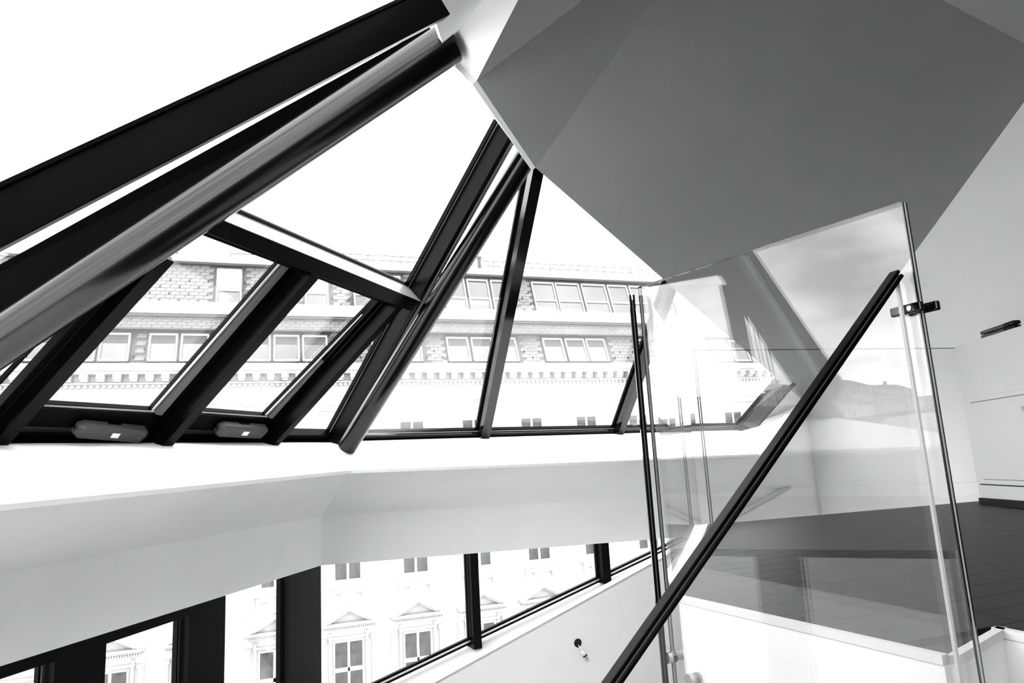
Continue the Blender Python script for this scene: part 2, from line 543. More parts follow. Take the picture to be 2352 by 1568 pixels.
# boards: clipped strips along X
def clip(poly, f):
    out = []
    for i in range(len(poly)):
        a, b = poly[i], poly[(i + 1) % len(poly)]
        fa, fb = f(a), f(b)
        if fa >= 0: out.append(a)
        if (fa >= 0) != (fb >= 0): out.append(a + (b - a) * (fa / (fa - fb)))
    return out
def halfplanes():
    r = []
    cc = Vector((4.2, 2.8, 0))
    def hp(a, b):
        a, b = Vector(a), Vector(b); n = Vector((-(b - a).y, (b - a).x, 0)).normalized()
        if n.dot(cc - a) < 0: n = -n
        return lambda q: n.dot(q - a) - 0.0
    return hp
hp = halfplanes()
conv = [hp(p('F0'), p('F1')), hp(p('F0'), rw(4.46, 0)), hp(rw(0, 0), rw(4, 0))]
left_lo = hp(p('F1'), p('F2')); notch = hp(p('F2'), p('F3'))
y = 0.62; row = 0
while y < 4.64:
    x = 1.2 + (row * 0.77) % 1.9 - 1.9
    while x < 6.3:
        x1 = x + 1.9
        g = 0.0012
        poly = [Vector((x + g, y + g, 0)), Vector((x1 - g, y + g, 0)), Vector((x1 - g, y + 0.142 - g, 0)), Vector((x + g, y + 0.142 - g, 0))]
        hs = list(conv)
        if y < 2.354: hs.append(left_lo)
        if y < 1.40:
            hs.append(lambda q: q.x - 1.913) if y < 1.343 else hs.append(notch)
        for h in hs:
            if len(poly) > 2: poly = clip(poly, h)
        if len(poly) > 2 and (max(q.x for q in poly) - min(q.x for q in poly)) > 0.02:
            MB().prism([q + Vector((0, 0, 0)) for q in poly], (0, 0, -0.016)).build('board', M['wood'], floor)
        x = x1
    y += 0.142; row += 1

# white edge walls of the stair opening, trims
mb = MB()
def skirt(a, b, z0, z1, th, name, m):
    a, b = Vector(a), Vector(b)
    n = Vector(((b - a).y, -(b - a).x, 0)).normalized()
    if n.dot(Vector((4, 2.5, 0)) - a) > 0: n = -n
    return MB().prism([Vector((a.x, a.y, z0)), Vector((b.x, b.y, z0)), Vector((b.x, b.y, z1)), Vector((a.x, a.y, z1))], -n * th).build(name, m)
F0, F1, F2, F3 = p('F0'), p('F1'), p('F2'), p('F3')
mb = MB()
for a, b in ((F0, F1), (F1, F2), (F2, F3), (F3, Vector((1.915, YB, 0))), (F0, rw(4.46, 0))):
    n = Vector(((b - a).y, -(b - a).x, 0)).normalized()
    if n.dot(Vector((4, 2.5, 0)) - a) > 0: n = -n
    mb.prism([Vector((a.x, a.y, ZL)) + n * 0.0, Vector((b.x, b.y, ZL)), Vector((b.x, b.y, -0.001)), Vector((a.x, a.y, -0.001))], n * 0.02)
sw = mb.build('wall_stairwell', M['plaster'])
tag(sw, 'white plastered side of the stair opening below the dark floor', kind='structure')
mb = MB()
for a, b in ((F1, F2), (F2, F3), (F3, Vector((1.915, 0.3, 0)))):
    n = Vector(((b - a).y, -(b - a).x, 0)).normalized()
    if n.dot(Vector((4, 2.5, 0)) - a) > 0: n = -n
    mb.prism([Vector((a.x, a.y, -0.022)), Vector((b.x, b.y, -0.022)), Vector((b.x, b.y, 0.001)), Vector((a.x, a.y, 0.001))], n * 0.024)
tr = mb.build('trim_2', M['cabinet'])
tag(tr, 'pale edge strip round the stair opening', kind='structure')
# raised white kerb along the oblique floor edge
q = [p('F0'), p('F0b'), p('F1b'), p('F1') + Vector((-0.01, 0.02, 0))]
kb = MB().prism(q, (0, 0, 0.004)).build('trim_3', M['plaster'])
tag(kb, 'white kerb strip along the oblique floor edge', kind='structure')

# ================================================================ ROOF GLAZING
def pane(poly, n, parent, off=0.012, th=0.016, m=None):
    return MB().prism([Vector(q) + n * off for q in poly], n * th).build('glass_pane', m or M['glass'], parent)

# ---- window_1: left facet -------------------------------------------------
w1 = empty('window_1', p('R2_a'))
tag(w1, 'left facet of the sloping roof glazing with black rafters', kind='structure')
rd = 0.19
for nm, w_, d_, ext in (('R1', 0.075, 0.13, 0.02), ('R2', 0.066, 0.163, 0.11), ('R3', 0.054, 0.163, 0.10)):
    a, b = p(nm + '_a'), p(nm + '_b')
    u = (b - a).normalized()
    s = u.cross(nL)
    a2 = a - u * 0.06
    r = bar(a2, b + u * ext, nL, w_, d_, M['satin'], 'rafter', w1, out=0.02)
    bevel(r, 0.003)
    # cover strip and sash rebate next to the rafter
    MB().beam(a, b, s, nL, 0.002, 0.014, -0.035, 0.0).build('bead', M['gasket'], w1)
    MB().beam(a, b, s, nL, 0.014, 0.055, -0.05, 0.01).build('casing', M['frame'], w1)
# B3: rafter at the fold beside the thin tube
a, b = p('B3_a'), p('B3_b')
u = (b - a).normalized(); s = u.cross(nL)
bevel(bar(a, b, nL, 0.075, 0.15, M['satin'], 'rafter', w1, out=0.02), 0.003)
MB().beam(a, b, s, nL, 0.002, 0.012, -0.02, 0.005).build('bead', M['alu'], w1)
MB().beam(a, b, s, nL, 0.012, 0.024, -0.02, 0.012).build('casing', M['frame'], w1)
MB().beam(a - nL * 0.15, b - nL * 0.15, s, nL, -0.055, -0.035, -0.012, 0.0).build('bead', M['gasket'], w1)
# sashes (openable lights) : outer frame strips
def strip(a, b, n, w_, d_, m, name, parent, out=0.01):
    a, b = Vector(a), Vector(b); s = (b - a).normalized().cross(n)
    return MB().beam(a, b, s, n, -w_, 0, -d_, out).build(name, m, parent)
for pre, lines in (('sash1', ('l', 'b', 'r')), ('sash2', ('l', 'b', 'r'))):
    for ln in lines:
        a, b = p(f'{pre}{ln}_a'), p(f'{pre}{ln}_b')
        if ln == 'l':
            continue
        s = (b - a).normalized().cross(nL)
        if ln == 'b':
            s = s if s.z < 0 else -s
            e = (b - a).normalized()
            MB().beam(a - e * 0.02, b + e * 0.01, s, nL, -0.006, 0.0, -0.02, 0.01).build('gasket', M['frame'], w1)
            MB().beam(a - e * 0.02, b + e * 0.01, s, nL, 0.0, 0.012, -0.024, 0.01).build('glazing_bead', M['alu'], w1)
            MB().beam(a - e * 0.06, b + e * 0.10, s, nL, 0.012, 0.15, -0.04, 0.01).build('sash_rail', M['frame'], w1)
        else:
            s = s if s.x > 0 else -s
            MB().beam(a, b, s, nL, -0.006, 0.0, -0.015, 0.01).build('gasket', M['frame'], w1)
            MB().beam(a, b, s, nL, 0.0, 0.014, -0.024, 0.01).build('glazing_bead', M['alu'], w1)
            MB().beam(a, b, s, nL, 0.014, 0.026, -0.016, 0.01).build('gasket', M['frame'], w1)
            MB().beam(a, b, s, nL, 0.026, 0.075, -0.045, 0.01).build('sash_stile', M['gasket'], w1)
# left facet: bottom frame
a, b = p('sillL_a'), p('sillL_b')
e = (b - a).normalized(); s = e.cross(nL); s = s if s.z < 0 else -s
MB().beam(a, b, s, nL, -0.02, 0.03, -0.05, 0.02).build('bottom_frame', M['frame'], w1)
MB().beam(a, b, s, nL, 0.03, 0.075, -0.09, 0.02).build('bottom_frame', M['satin'], w1)
# transom
a, b = p('Tr_a'), p('Tr_b'); e = (b - a).normalized()
a2 = a - e * 0.25
s = e.cross(nL); s = s if s.z > 0 else -s
MB().beam(a2, b, s, nL, 0.014, 0.020, -0.01, 0.012).build('gasket', M['frame'], w1)
MB().beam(a2, b, s, nL, 0.004, 0.010, -0.01, 0.012).build('gasket', M['frame'], w1)
MB().beam(a2, b, s, nL, -0.002, 0.002, -0.168, 0.01).build('transom_sheen', M['alu'], w1)  # bright strip standing in for sky reflected on the transom's upper side
bevel(MB().beam(a2, b, s, nL, -0.10, -0.002, -0.168, 0.02).build('transom', M['satin'], w1), 0.003)
MB().beam(a2, b - e * 0.05, s, nL, -0.15, -0.095, -0.10, 0.02).build('transom_flange', M['frame'], w1)
# thin frame under the plaster strip
a, b = p('topfr_a'), p('topfr_b'); s = (b - a).normalized().cross(nL)
MB().beam(a, b, s, nL, -0.006, 0.0, -0.012, 0.01).build('gasket', M['frame'], w1)
MB().beam(a, b, s, nL, 0.012, 0.018, -0.012, 0.01).build('gasket', M['frame'], w1)
# glass
pane([p('pA1'), p('pA2'), p('pA3'), p('pA4')], nL, w1)
trl = p('Tr_a') - (p('Tr_b') - p('Tr_a')).normalized() * 0.3
pane([p('R1_a') - Vector((0.02, 0.02, 0)), p('R2_a'), p('R2_b'), p('R1_b')], nL, w1)
pane([p('R2_a'), p('R3_a'), p('R3_b'), p('R2_b')], nL, w1)
pane([p('R3_a'), p('B3_a'), p('B3_a').lerp(p('B3_b'), 0.46), p('R3_b')], nL, w1)
MB().beam(p('R0_a').lerp(p('R1_a'), 0.75), p('R0_b').lerp(p('R1_b'), 0.75), (1, 0, 0), nL, 0, 0.012, -0.02, 0.01).build('bead', M['frame'], w1)
MB().beam(p('R0_a').lerp(p('R1_a'), 0.62), p('R0_b').lerp(p('R1_b'), 0.62), (1, 0, 0), nL, 0, 0.02, -0.02, 0.01).build('bead', M['frame'], w1)
pane([p('R0p_a'), p('R1p_a'), p('R1p_b'), p('R0p_b')], nL, w1)

# ---- window_2: right facet ------------------------------------------------
w2 = empty('window_2', p('M1_a'))
tag(w2, 'right facet of the sloping roof glazing with slim mullions', kind='structure')
for nm, w_, d_ in (('M1', 0.085, 0.115), ('M2', 0.072, 0.11)):
    a, b = p(nm + '_a'), p(nm + '_b'); u = (b - a).normalized(); s = u.cross(nR)
    m_ = bar(a - u * 0.07, b + u * 0.12, nR, w_, d_, M['gloss'], 'mullion', w2, out=0.01)
    MB().beam(a, b, s, nR, 0.004, 0.018, -0.012, 0.012).build('gasket', M['frame'], w2)
a, b = p('End_a'), p('End_b'); u = (b - a).normalized(); s = u.cross(nR)
bar(a - u * 0.10, b + u * 0.05, nR, 0.035, 0.20, M['gloss'], 'end_rafter', w2, out=0.01)
MB().beam(a, b, s, nR, 0.002, 0.012, -0.03, 0.01).build('bead', M['alu'], w2)
MB().beam(a, b, s, nR, 0.012, 0.026, -0.03, 0.012).build('gasket', M['frame'], w2)
a, b = p('sillR_a'), p('sillR_b'); e = (b - a).normalized(); s = e.cross(nR); s = s if s.z < 0 else -s
MB().beam(a, b, s, nR, -0.012, 0.0, -0.02, 0.012).build('gasket', M['frame'], w2)
MB().beam(a, b, s, nR, 0.0, 0.008, -0.025, 0.012).build('glazing_bead', M['alu'], w2)
MB().beam(a, b, s, nR, 0.008, 0.05, -0.045, 0.012).build('bottom_frame', M['gloss'], w2)
MB().beam(a, b, s, nR, 0.05, 0.068, -0.055, 0.012).build('bottom_frame', M['frame'], w2)
pane([p('B3_a') + Vector((0.15, 0.0, 0)), p('M1_a'), p('M1_b') + Vector((0, 0, 0)), p('T2ax_a')], nR, w2)
pane([p('M1_a'), p('M2_a'), p('M2_b') - (p('M2_a') - p('M2_b')) * 0.02, p('M1_b') - (p('M1_a') - p('M1_b')) * 0.05], nR, w2)
pane([p('M2_a'), p('End_a'), p('End_b'), C_ + (A_ - C_) * 0.12, p('M2_b')], nR, w2)

# ---- window_3: upper facet over the camera side ---------------------------
w3 = empty('window_3', p('B1_a'))
tag(w3, 'upper facet of the roof glazing beyond the thick steel tube', kind='structure')
a, b = p('B1_a'), p('B1_b'); u = (b - a).normalized(); s = u.cross(nU)
bevel(bar(a - u * 0.3, b + u * 0.12, nU, 0.035, 0.09, M['satin'], 'rafter', w3, out=0.004), 0.002)
MB().beam(a - u * 0.3, b, s, nU, 0.0, 0.0025, -0.004, 0.004).build('gasket', M['frame'], w3)
MB().beam(a - u * 0.3, b, s, nU, 0.007, 0.009, -0.004, 0.004).build('gasket', M['frame'], w3)
a, b = p('B2_a'), p('B2_b'); u = (b - a).normalized(); s = u.cross(nL)
q1, q2 = p('T1ax_a'), p('T1ax_b')
af, bf = a.lerp(p('UE_a'), 0.26), b.lerp(p('UE_b'), 0.26)  # front edge pulled inward so the beam blocks sky glare on the tube
a, af = a + (a - b) * 0.25, af + (af - bf) * 0.25
qa, qb = q2.lerp(a, 0.1), q1.lerp(b, 0.1)
MB().add([qa, a, af, qb, b, bf], [[0, 1, 2], [5, 4, 3], [0, 3, 4, 1], [1, 4, 5, 2], [2, 5, 3, 0]]).build('fold_beam', M['matte'], w3)

MB().beam(foot2, uend2, Vector((0, 0, 1)), Vector((0.96, 0.27, 0)), -0.04, 0.03, -0.03, 0.04).build('bottom_frame', M['frame'], w3)
ue1 = p('UE_a') + (p('UE_a') - p('UE_b')) * 0.12
pane([p('UE_b'), ue1, foot2.lerp(uend2, 0.12), uend2, p('U0')], nU, w3)
MB().prism([p('U0'), exm, mid_e], (0, 0, 0.015)).build('glass_pane', M['glass'], w3)  # unseen extra opening, added to let more skylight onto the right wall
MB().prism([p('U0'), mid_e, uend2], (0, 0, 0.015)).build('glass_pane', M['glass'], w3)  # other half of the added unseen opening

# ---- the two steel tubes ---------------------------------------------------
off1 = -nL * 0.10 - nU * 0.04
a, b = p('T1ax_a'), p('T1ax_b')
tb = MB().tube(a, b, 0.109, 64).build('steel_tube', M['steel'], None)
shade_auto(tb)
tag(tb, 'thick glossy black steel tube crossing the upper left of the roof glazing', 'tube')
bevel(tb, 0.012, 3)
a, b = p('T2ax_a'), p('T2ax_b')
tb = MB().tube(a, b, 0.074, 48, rb=0.069).build('steel_tube', M['steel'], None)
shade_auto(tb); bevel(tb, 0.012, 3)
tag(tb, 'thinner black steel tube running down to the white sill in mid picture', 'tube')
# junction plate at the head of the thick tube
pl = MB().prism([t1a + Vector((-0.02, -0.10, 0.10)), t1a + Vector((0.02, -0.02, 0.12)), t1a + Vector((0.03, 0.0, 0.02)), t1a + Vector((-0.03, -0.1, 0.0))], nU * 0.02)
o = pl.build('steel_plate', M['chrome']); tag(o, 'small torn metal flashing plate at the head of the thick tube', 'plate')

# ---- chain motors on the two opening lights -------------------------------
def motor(a, b, label):
    a, b = Vector(a), Vector(b); e = (b - a).normalized()
    s = e.cross(nL); s = s if s.z > 0 else -s       # up the slope
    c = (a + b) / 2; L = (b - a).length / 2
    t = empty('window_motor', c - nL * 0.04)
    base = c - nL * 0.045
    def P(x, y, z): return base + e * x + s * y - nL * z
    # housing: chamfered hexagonal end profile swept along its length
    prof = [(-0.056, 0.0), (-0.056, 0.040), (-0.040, 0.058), (0.034, 0.064), (0.050, 0.044), (0.050, 0.0)]
    v = []
    for x, k in ((-L, 0.62), (-L + 0.03, 1.0), (L - 0.03, 1.0), (L, 0.62)):
        v += [P(x, y * k, z * k + 0.004) for y, z in prof]
    n = len(prof); f = [list(range(n))[::-1], [3 * n + i for i in range(n)]]
    for j in range(3): f += [[j * n + i, j * n + (i + 1) % n, (j + 1) * n + (i + 1) % n, (j + 1) * n + i] for i in range(n)]
    obj('housing', v, f, M['motor'], t)
    fz = lambda yy: 0.0625 + (yy + 0.04) / 0.074 * 0.006
    MB().prism([P(-0.016, -0.014, fz(-0.014)), P(0.030, -0.014, fz(-0.014)), P(0.024, 0.026, fz(0.026)), P(-0.022, 0.026, fz(0.026))], -nL * 0.0012).build('sticker', M['sticker'], t)
    mb = MB(); k = 24
    cc = P(L * 0.70, 0.004, 0.0665)
    pts = [cc + e * (0.013 * math.cos(i * 2 * math.pi / k)) + s * (0.012 * math.sin(i * 2 * math.pi / k)) for i in range(k)]
    pin = [cc + e * (0.010 * math.cos(i * 2 * math.pi / k)) + s * (0.009 * math.sin(i * 2 * math.pi / k)) for i in range(k)]
    vv = pts + pin + [q - nL * 0.002 for q in pts] + [q - nL * 0.002 for q in pin]
    ff = [[i, (i + 1) % k, k + (i + 1) % k, k + i] for i in range(k)] + [[2 * k + i, 2 * k + (i + 1) % k, 3 * k + (i + 1) % k, 3 * k + i] for i in range(k)] \
        + [[i, (i + 1) % k, 2 * k + (i + 1) % k, 2 * k + i] for i in range(k)] + [[k + i, k + (i + 1) % k, 3 * k + (i + 1) % k, 3 * k + i] for i in range(k)]
    obj('emblem_ring', vv, ff, M['gasket'], t)
    MB().tube(cc, cc - nL * 0.003, 0.005, 16).build('emblem_dot', M['gasket'], t)
    MB().prism([P(L * 0.55, -0.057, 0.018), P(L * 0.85, -0.057, 0.018), P(L * 0.85, -0.057, 0.030), P(L * 0.55, -0.057, 0.030)], -s * 0.002).build('badge', M['edge_light'], t)
    for x in (-0.9, 0.72):
        MB().tube(P(L * x, -0.03, -0.01), P(L * x, -0.056, 0.008), 0.008, 12).build('bracket', M['frame'], t)
    MB().tube(P(-L - 0.004, 0.0, 0.02), P(-L + 0.006, 0.0, 0.02), 0.010, 16).build('end_screw', M['chrome'], t)
    MB().beam(P(-0.05, 0.045, 0.0), P(0.03, 0.045, 0.0), s, -nL, 0, 0.012, 0, 0.02).build('chain_guide', M['frame'], t)
    tag(t, label, 'window opener', 'chain motors under the opening roof lights')
motor(p('act1_a'), p('act1_b'), 'grey chain motor with white sticker under the larger left roof light')
motor(p('act2_a'), p('act2_b'), 'grey chain motor with white sticker under the narrower second roof light')

# ================================================================ LOWER WINDOWS
# window_4: tall dark-framed windows under the left fascia
w4 = empty('window_4', p('ll1a'))
tag(w4, 'lower left window band with thick black posts', kind='structure')
d4 = Vector((p('llt1').x - p('llt0').x, p('llt1').y - p('llt0').y, 0)).normalized(); n4 = Vector((-d4.y, d4.x, 0))
if n4.dot(Vector((0, 1, 0))) < 0: n4 = -n4
for i in range(3):
    a, b = Vector((p(f'll{i}a').x, p(f'll{i}a').y, 0)), Vector((p(f'll{i}b').x, p(f'll{i}b').y, 0))
    q = MB().prism([Vector((a.x, a.y, ZL)), Vector((b.x, b.y, ZL)), Vector((b.x, b.y, -0.10)), Vector((a.x, a.y, -0.10))], n4 * 0.10).build('post', M['frame'], w4)
    a3 = a - d4 * 0.03
    MB().prism([Vector((a3.x, a3.y, ZL)) + n4 * 0.05, Vector((a3.x, a3.y, ZL)) + d4 * 0.012 + n4 * 0.05, Vector((a3.x, a3.y, -0.10)) + d4 * 0.012 + n4 * 0.05, Vector((a3.x, a3.y, -0.10)) + n4 * 0.05], n4 * 0.02).build('casement_edge', M['frame'], w4)
L0, L1 = Vector((p('ll2a').x, p('ll2a').y, 0)) - d4 * 0.9, Vector((p('ll0b').x, p('ll0b').y, 0))
for i, (s0, s1) in enumerate((((p('ll2b')), p('ll1a')), (p('ll2b') - d4 * 1.2, p('ll2a')))):
    a, b = Vector((s0.x, s0.y, 0)), Vector((s1.x, s1.y, 0))
    MB().prism([Vector((a.x, a.y, -0.205)), Vector((b.x, b.y, -0.205)), Vector((b.x, b.y, -0.12)), Vector((a.x, a.y, -0.12))], n4 * 0.06).build('head_frame', M['frame'], w4)
pp = [L0, Vector((p('ll2a').x, p('ll2a').y, 0)), Vector((p('ll1a').x, p('ll1a').y, 0)), Vector((p('ll0a').x, p('ll0a').y, 0)), L1]
for i in range(4):
    a, b = pp[i] + n4 * 0.06, pp[i + 1] + n4 * 0.06
    MB().prism([Vector((a.x, a.y, -2.0)), Vector((b.x, b.y, -2.0)), Vector((b.x, b.y, -0.13)), Vector((a.x, a.y, -0.13))], n4 * 0.012).build('glass_pane', M['glass'], w4)
a, b = L0 - d4 * 0.8, L1
sl = MB().prism([Vector((a.x, a.y, -2.0)), Vector((b.x, b.y, -2.0)), Vector((b.x, b.y, ZL)), Vector((a.x, a.y, ZL))], n4 * 0.1).build('wall_lower_left', M['plaster'])
tag(sl, 'white wall below the lower left windows', kind='structure')

# window_5: lower right window above the sloping sill
w5 = empty('window_5', p('m1b'))
tag(w5, 'lower right wedge-shaped window with two black mullions', kind='structure')
a, b = p('lw0'), lw_r
e = (b - a).normalized(); sdn = Vector((0, 0, 1))
MB().beam(a, b, Vector((0, 0, 1)), W_out, 0.0, 0.014, -0.012, 0.03).build('bottom_frame', M['frame'], w5)
MB().beam(a, b, Vector((0, 0, 1)), W_out, 0.014, 0.032, 0.0, 0.03).build('glazing_bead', M['alu'], w5)
MB().beam(a, b, Vector((0, 0, 1)), W_out, 0.032, 0.052, -0.004, 0.03).build('bottom_frame', M['frame'], w5)
for nb, w_ in (('m1b', 0.072), ('m2b', 0.085)):
    a = p(nb); xd = Vector((W_out.y, -W_out.x, 0))
    top = Vector((a.x, a.y, 0.1))
    q = MB().beam(a + Vector((0, 0, -0.01)), top, xd, W_out, -w_ / 2 + 0.008, w_ / 2 + 0.008, -0.075, 0.03).build('mullion', M['satin'], w5)
    MB().beam(a, top, xd, W_out, -w_ / 2 - 0.012, -w_ / 2, 0.0, 0.03).build('gasket', M['frame'], w5)
xs = [p('lw0'), p('m1b'), p('m2b'), lw_r]
for i in range(3):
    a, b = xs[i] + W_out * 0.012, xs[i + 1] + W_out * 0.012
    MB().prism([a, b, Vector((b.x, b.y, 0.1)), Vector((a.x, a.y, 0.1))], W_out * 0.012).build('glass_pane', M['glass'], w5)

# ================================================================ BARE BULB
hole = p('bulbhole') - W_out * 0.002
q = MB().tube(hole - W_out * 0.004, hole + W_out * 0.001, 0.036, 32).build('cable_hole', M['shadowgap'])
bl = empty('light_bulb', hole)
tag(bl, 'bare light bulb in a white socket hanging from a round hole in the white wall', 'light bulb')
q.parent = bl; q.location = Vector(q.location) - hole
dn = (p('bulbend') - p('bulbhole')); dn = Vector((0.045, -0.02, -0.10)).normalized()
s0 = hole + Vector((0.022, -0.03, -0.055)); s1 = s0 + dn * 0.045; s2 = s1 + dn * 0.010; s3 = s2 + dn * 0.05
MB().tube(hole + Vector((0.0, -0.004, -0.015)), s0, 0.004, 8).build('wire', M['chrome'], bl)
MB().tube(s0, s1, 0.016, 24, rb=0.021).build('socket', M['sticker'], bl, True)
MB().tube(s1, s2, 0.021, 24).build('socket_ring', M['frame'], bl)
MB().tube(s2, s2 + dn * 0.03, 0.019, 24, rb=0.021, dome=0.022).build('bulb', M['bulbglass'], bl, True)
MB().tube(s2, s2 + dn * 0.028, 0.005, 10).build('filament_stem', M['chrome'], bl)

# ================================================================ GLASS GUARDS
gd = Vector((p('F2').x - p('F1').x, p('F2').y - p('F1').y, 0)).normalized()      # towards the camera
gn = Vector((gd.y, -gd.x, 0)); gn = gn if gn.x < 0 else -gn                        # into the stair opening
tl, tr_ = p('g_tl'), p('g_tr')
bl_, br_ = Vector((tl.x, tl.y, -0.60)), Vector((tr_.x, tr_.y, -0.60))
g1 = empty('glass_guard', (tl + tr_) / 2 - Vector((0, 0, 1.2)))
tag(g1, 'tall frameless glass guard pane standing in front of the dark floor edge', 'glass guard')
TH = 0.017
MB().prism([tl, tr_, br_, bl_], -gn * TH).build('glass_pane', M['guard'], g1)
def edge_strips(a, b, dirn, thick, parent, proud, widths=(0.3, 0.4, 0.3)):
    """polished pane edge: dark - light - dark laminate lines"""
    t0 = 0
    for k, w_ in enumerate(widths):
        MB().beam(a, b, -gn, dirn, t0 * thick, (t0 + w_) * thick, 0.0, proud).build('pane_edge', M['edge_light'] if k == 1 else M['edge_dark'], parent)
        t0 += w_
edge_strips(tr_, br_, gd, TH, g1, 0.003)
edge_strips(tl, bl_, -gd, TH, g1, 0.002, (0.2, 0.6, 0.2))
upv = Vector((0, 0, 1))
MB().beam(tl, tr_, -gn, upv, 0, TH, 0, 0.0025).build('pane_edge', M['edge_dark'], g1)
# point fixings
for c in (p('st1'), p('st2')):
    MB().tube(c + gn * 0.018, c + gn * 0.001, 0.021, 32).build('fixing_cap', M['chrome'], g1)
    MB().tube(c - gn * (TH + 0.001), c - gn * (TH + 0.035), 0.021, 32).build('fixing_spacer', M['chrome'], g1)
# clamp holding the two panes together
c = p('clamp')
cl = empty('pane_clamp', c)
for s_, x0, x1 in ((gn * 0.010, -0.055, 0.03), (-gn * (TH + 0.012), -0.035, 0.045)):
    q = MB().beam(c + s_ + gd * x0 + gn * 0, c + s_ + gd * x1, gn, upv, -0.007, 0.007, -0.012, 0.012).build('clamp_plate', M['gloss'], cl)
    bevel(q, 0.004, 2)
MB().tube(c + gn * 0.02 + gd * 0.0, c - gn * 0.035, 0.006, 12).build('clamp_bolt', M['chrome'], cl)
tag(cl, 'black metal clamp gripping the right edge of the tall glass guard', 'clamp')

# black slotted post at the far edge of the pane
pt_ = tl + Vector((0, 0, -0.03)) - gd * 0.004 + gn * 0.012
ps = empty('guard_post', Vector((pt_.x, pt_.y, -0.6)))
xw = Vector((0.93, -0.37, 0)).normalized(); yw = Vector((0.37, 0.93, 0)).normalized()
pb = Vector((pt_.x, pt_.y, -0.8))
pt_ = pt_ - xw * 0.016; pb = pb - xw * 0.016
for x0, x1, mm in ((-0.011, -0.003, M['gloss']), (0.003, 0.011, M['gloss']), (-0.003, 0.003, M['gasket'])):
    d0 = 0.0 if mm is M['gloss'] else 0.004
    MB().beam(pt_ + (Vector() if mm is M['gloss'] else Vector((0, 0, -0.02))), pb, xw, yw, x0, x1, d0, 0.02).build('post_bar' if mm is M['gloss'] else 'post_slot', mm, ps)
tag(ps, 'slim black slotted post at the left edge of the tall glass guard', 'post')

# stair pane with slotted handrail
rt, rb_ = p('rail_t'), p('rail_b')
rdv = (rb_ - rt); hx = Vector((rdv.x, rdv.y, 0)).normalized()
g2 = empty('stair_guard', Vector((rt.x, rt.y, -0.5)))
tag(g2, 'glass stair guard topped by a diagonal black slotted handrail', 'glass guard')
pn = Vector((hx.y, -hx.x, 0)); pn = pn if pn.y < 0 else -pn                        # towards the camera
lower = rb_ + rdv * 0.45
rt2 = rt - rdv.normalized() * 0.0
MB().prism([rt2, lower, Vector((lower.x, lower.y, lower.z - 1.0)), Vector((rt2.x, rt2.y, -0.9))], pn * 0.012).build('glass_pane', M['guard'], g2)
ru = rdv.normalized(); rs = ru.cross(pn).normalized()
rs = rs if rs.z > 0 else -rs
for x0, x1 in ((-0.0115, -0.0025), (0.0025, 0.0115)):
    q = MB().beam(rt - ru * 0.004, lower, rs, pn, x0, x1, -0.006, 0.022).build('handrail_bar', M['satin'], g2); bevel(q, 0.0012)
MB().beam(rt + ru * 0.01, lower, rs, pn, -0.0025, 0.0025, 0.0, 0.017).build('handrail_slot', M['alu'], g2)
e1 = rt2 + Vector((0, 0, -0.012))
MB().beam(e1, Vector((e1.x, e1.y, -0.9)), -hx, pn, 0.0, 0.003, 0.0, 0.012).build('pane_edge', M['edge_light'], g2)
MB().beam(e1 + hx * 0.002, Vector((e1.x, e1.y, -0.9)) + hx * 0.002, -hx, pn, -0.004, 0.0, 0.0115, 0.0125).build('pane_edge', M['edge_light'], g2)

# oblique guard along the kerb
ga, gb = F1.lerp(F0, 0.03) + Vector((-0.03, 0.03, 0)), F0.lerp(F1, 0.02) + Vector((-0.04, 0.03, 0))
g3 = empty('glass_guard', (ga + gb) / 2)
tag(g3, 'oblique glass guard pane running back along the white kerb', 'glass guard')
gdd = (gb - ga).normalized(); g3n = Vector((-gdd.y, gdd.x, 0))
ztop = 1.29
MB().prism([ga, gb, Vector((gb.x, gb.y, ztop)), Vector((ga.x, ga.y, 1.175))], g3n * 0.012).build('glass_pane', M['guard'], g3)
MB().beam(Vector((ga.x, ga.y, 1.175)), Vector((gb.x, gb.y, ztop)), g3n, upv, 0, 0.012, 0, 0.002).build('pane_edge', M['edge_dark'], g3)
MB().beam(gb, Vector((gb.x, gb.y, ztop)), g3n, gdd, 0, 0.012, 0, 0.004).build('pane_edge', M['gasket'], g3)

# far guard parallel to the street
fa, fb = p('F0') + Vector((0.02, -0.01, 0)), rw(4.42, 0) + Vector((-0.03, 0, 0))
g4 = empty('glass_guard', (fa + fb) / 2)
tag(g4, 'far glass guard pane at the back edge of the dark floor', 'glass guard')
fl, fr_ = p('fg_l'), p('fg_r')
k = fa.y / fl.y
ztl = 0.5 + (fl.z - 0.5) * (fa - Vector((0, 0, 0))).length / Vector((fl.x, fl.y, 0)).length
fd = (fb - fa).normalized(); fn = Vector((-fd.y, fd.x, 0))
fb2 = Vector((fb.x, fb.y, 0))
MB().prism([fa, fb2, Vector((fb2.x, fb2.y, ztl)), Vector((fa.x, fa.y, ztl))], fn * 0.012).build('glass_pane', M['guard'], g4)
MB().beam(Vector((fa.x, fa.y, ztl)), Vector((fb2.x, fb2.y, ztl)), fn, upv, 0, 0.012, 0, 0.004).build('pane_edge', M['edge_dark'], g4)
MB().beam(fa, Vector((fa.x, fa.y, ztl)), fn, -fd, 0, 0.012, 0, 0.005).build('pane_edge', M['gasket'], g4)
MB().beam(fa + fd * 0.015, Vector((fa.x, fa.y, ztl)) + fd * 0.015, fn, fd, 0, 0.012, 0, 0.004).build('pane_edge', M['gasket'], g4)

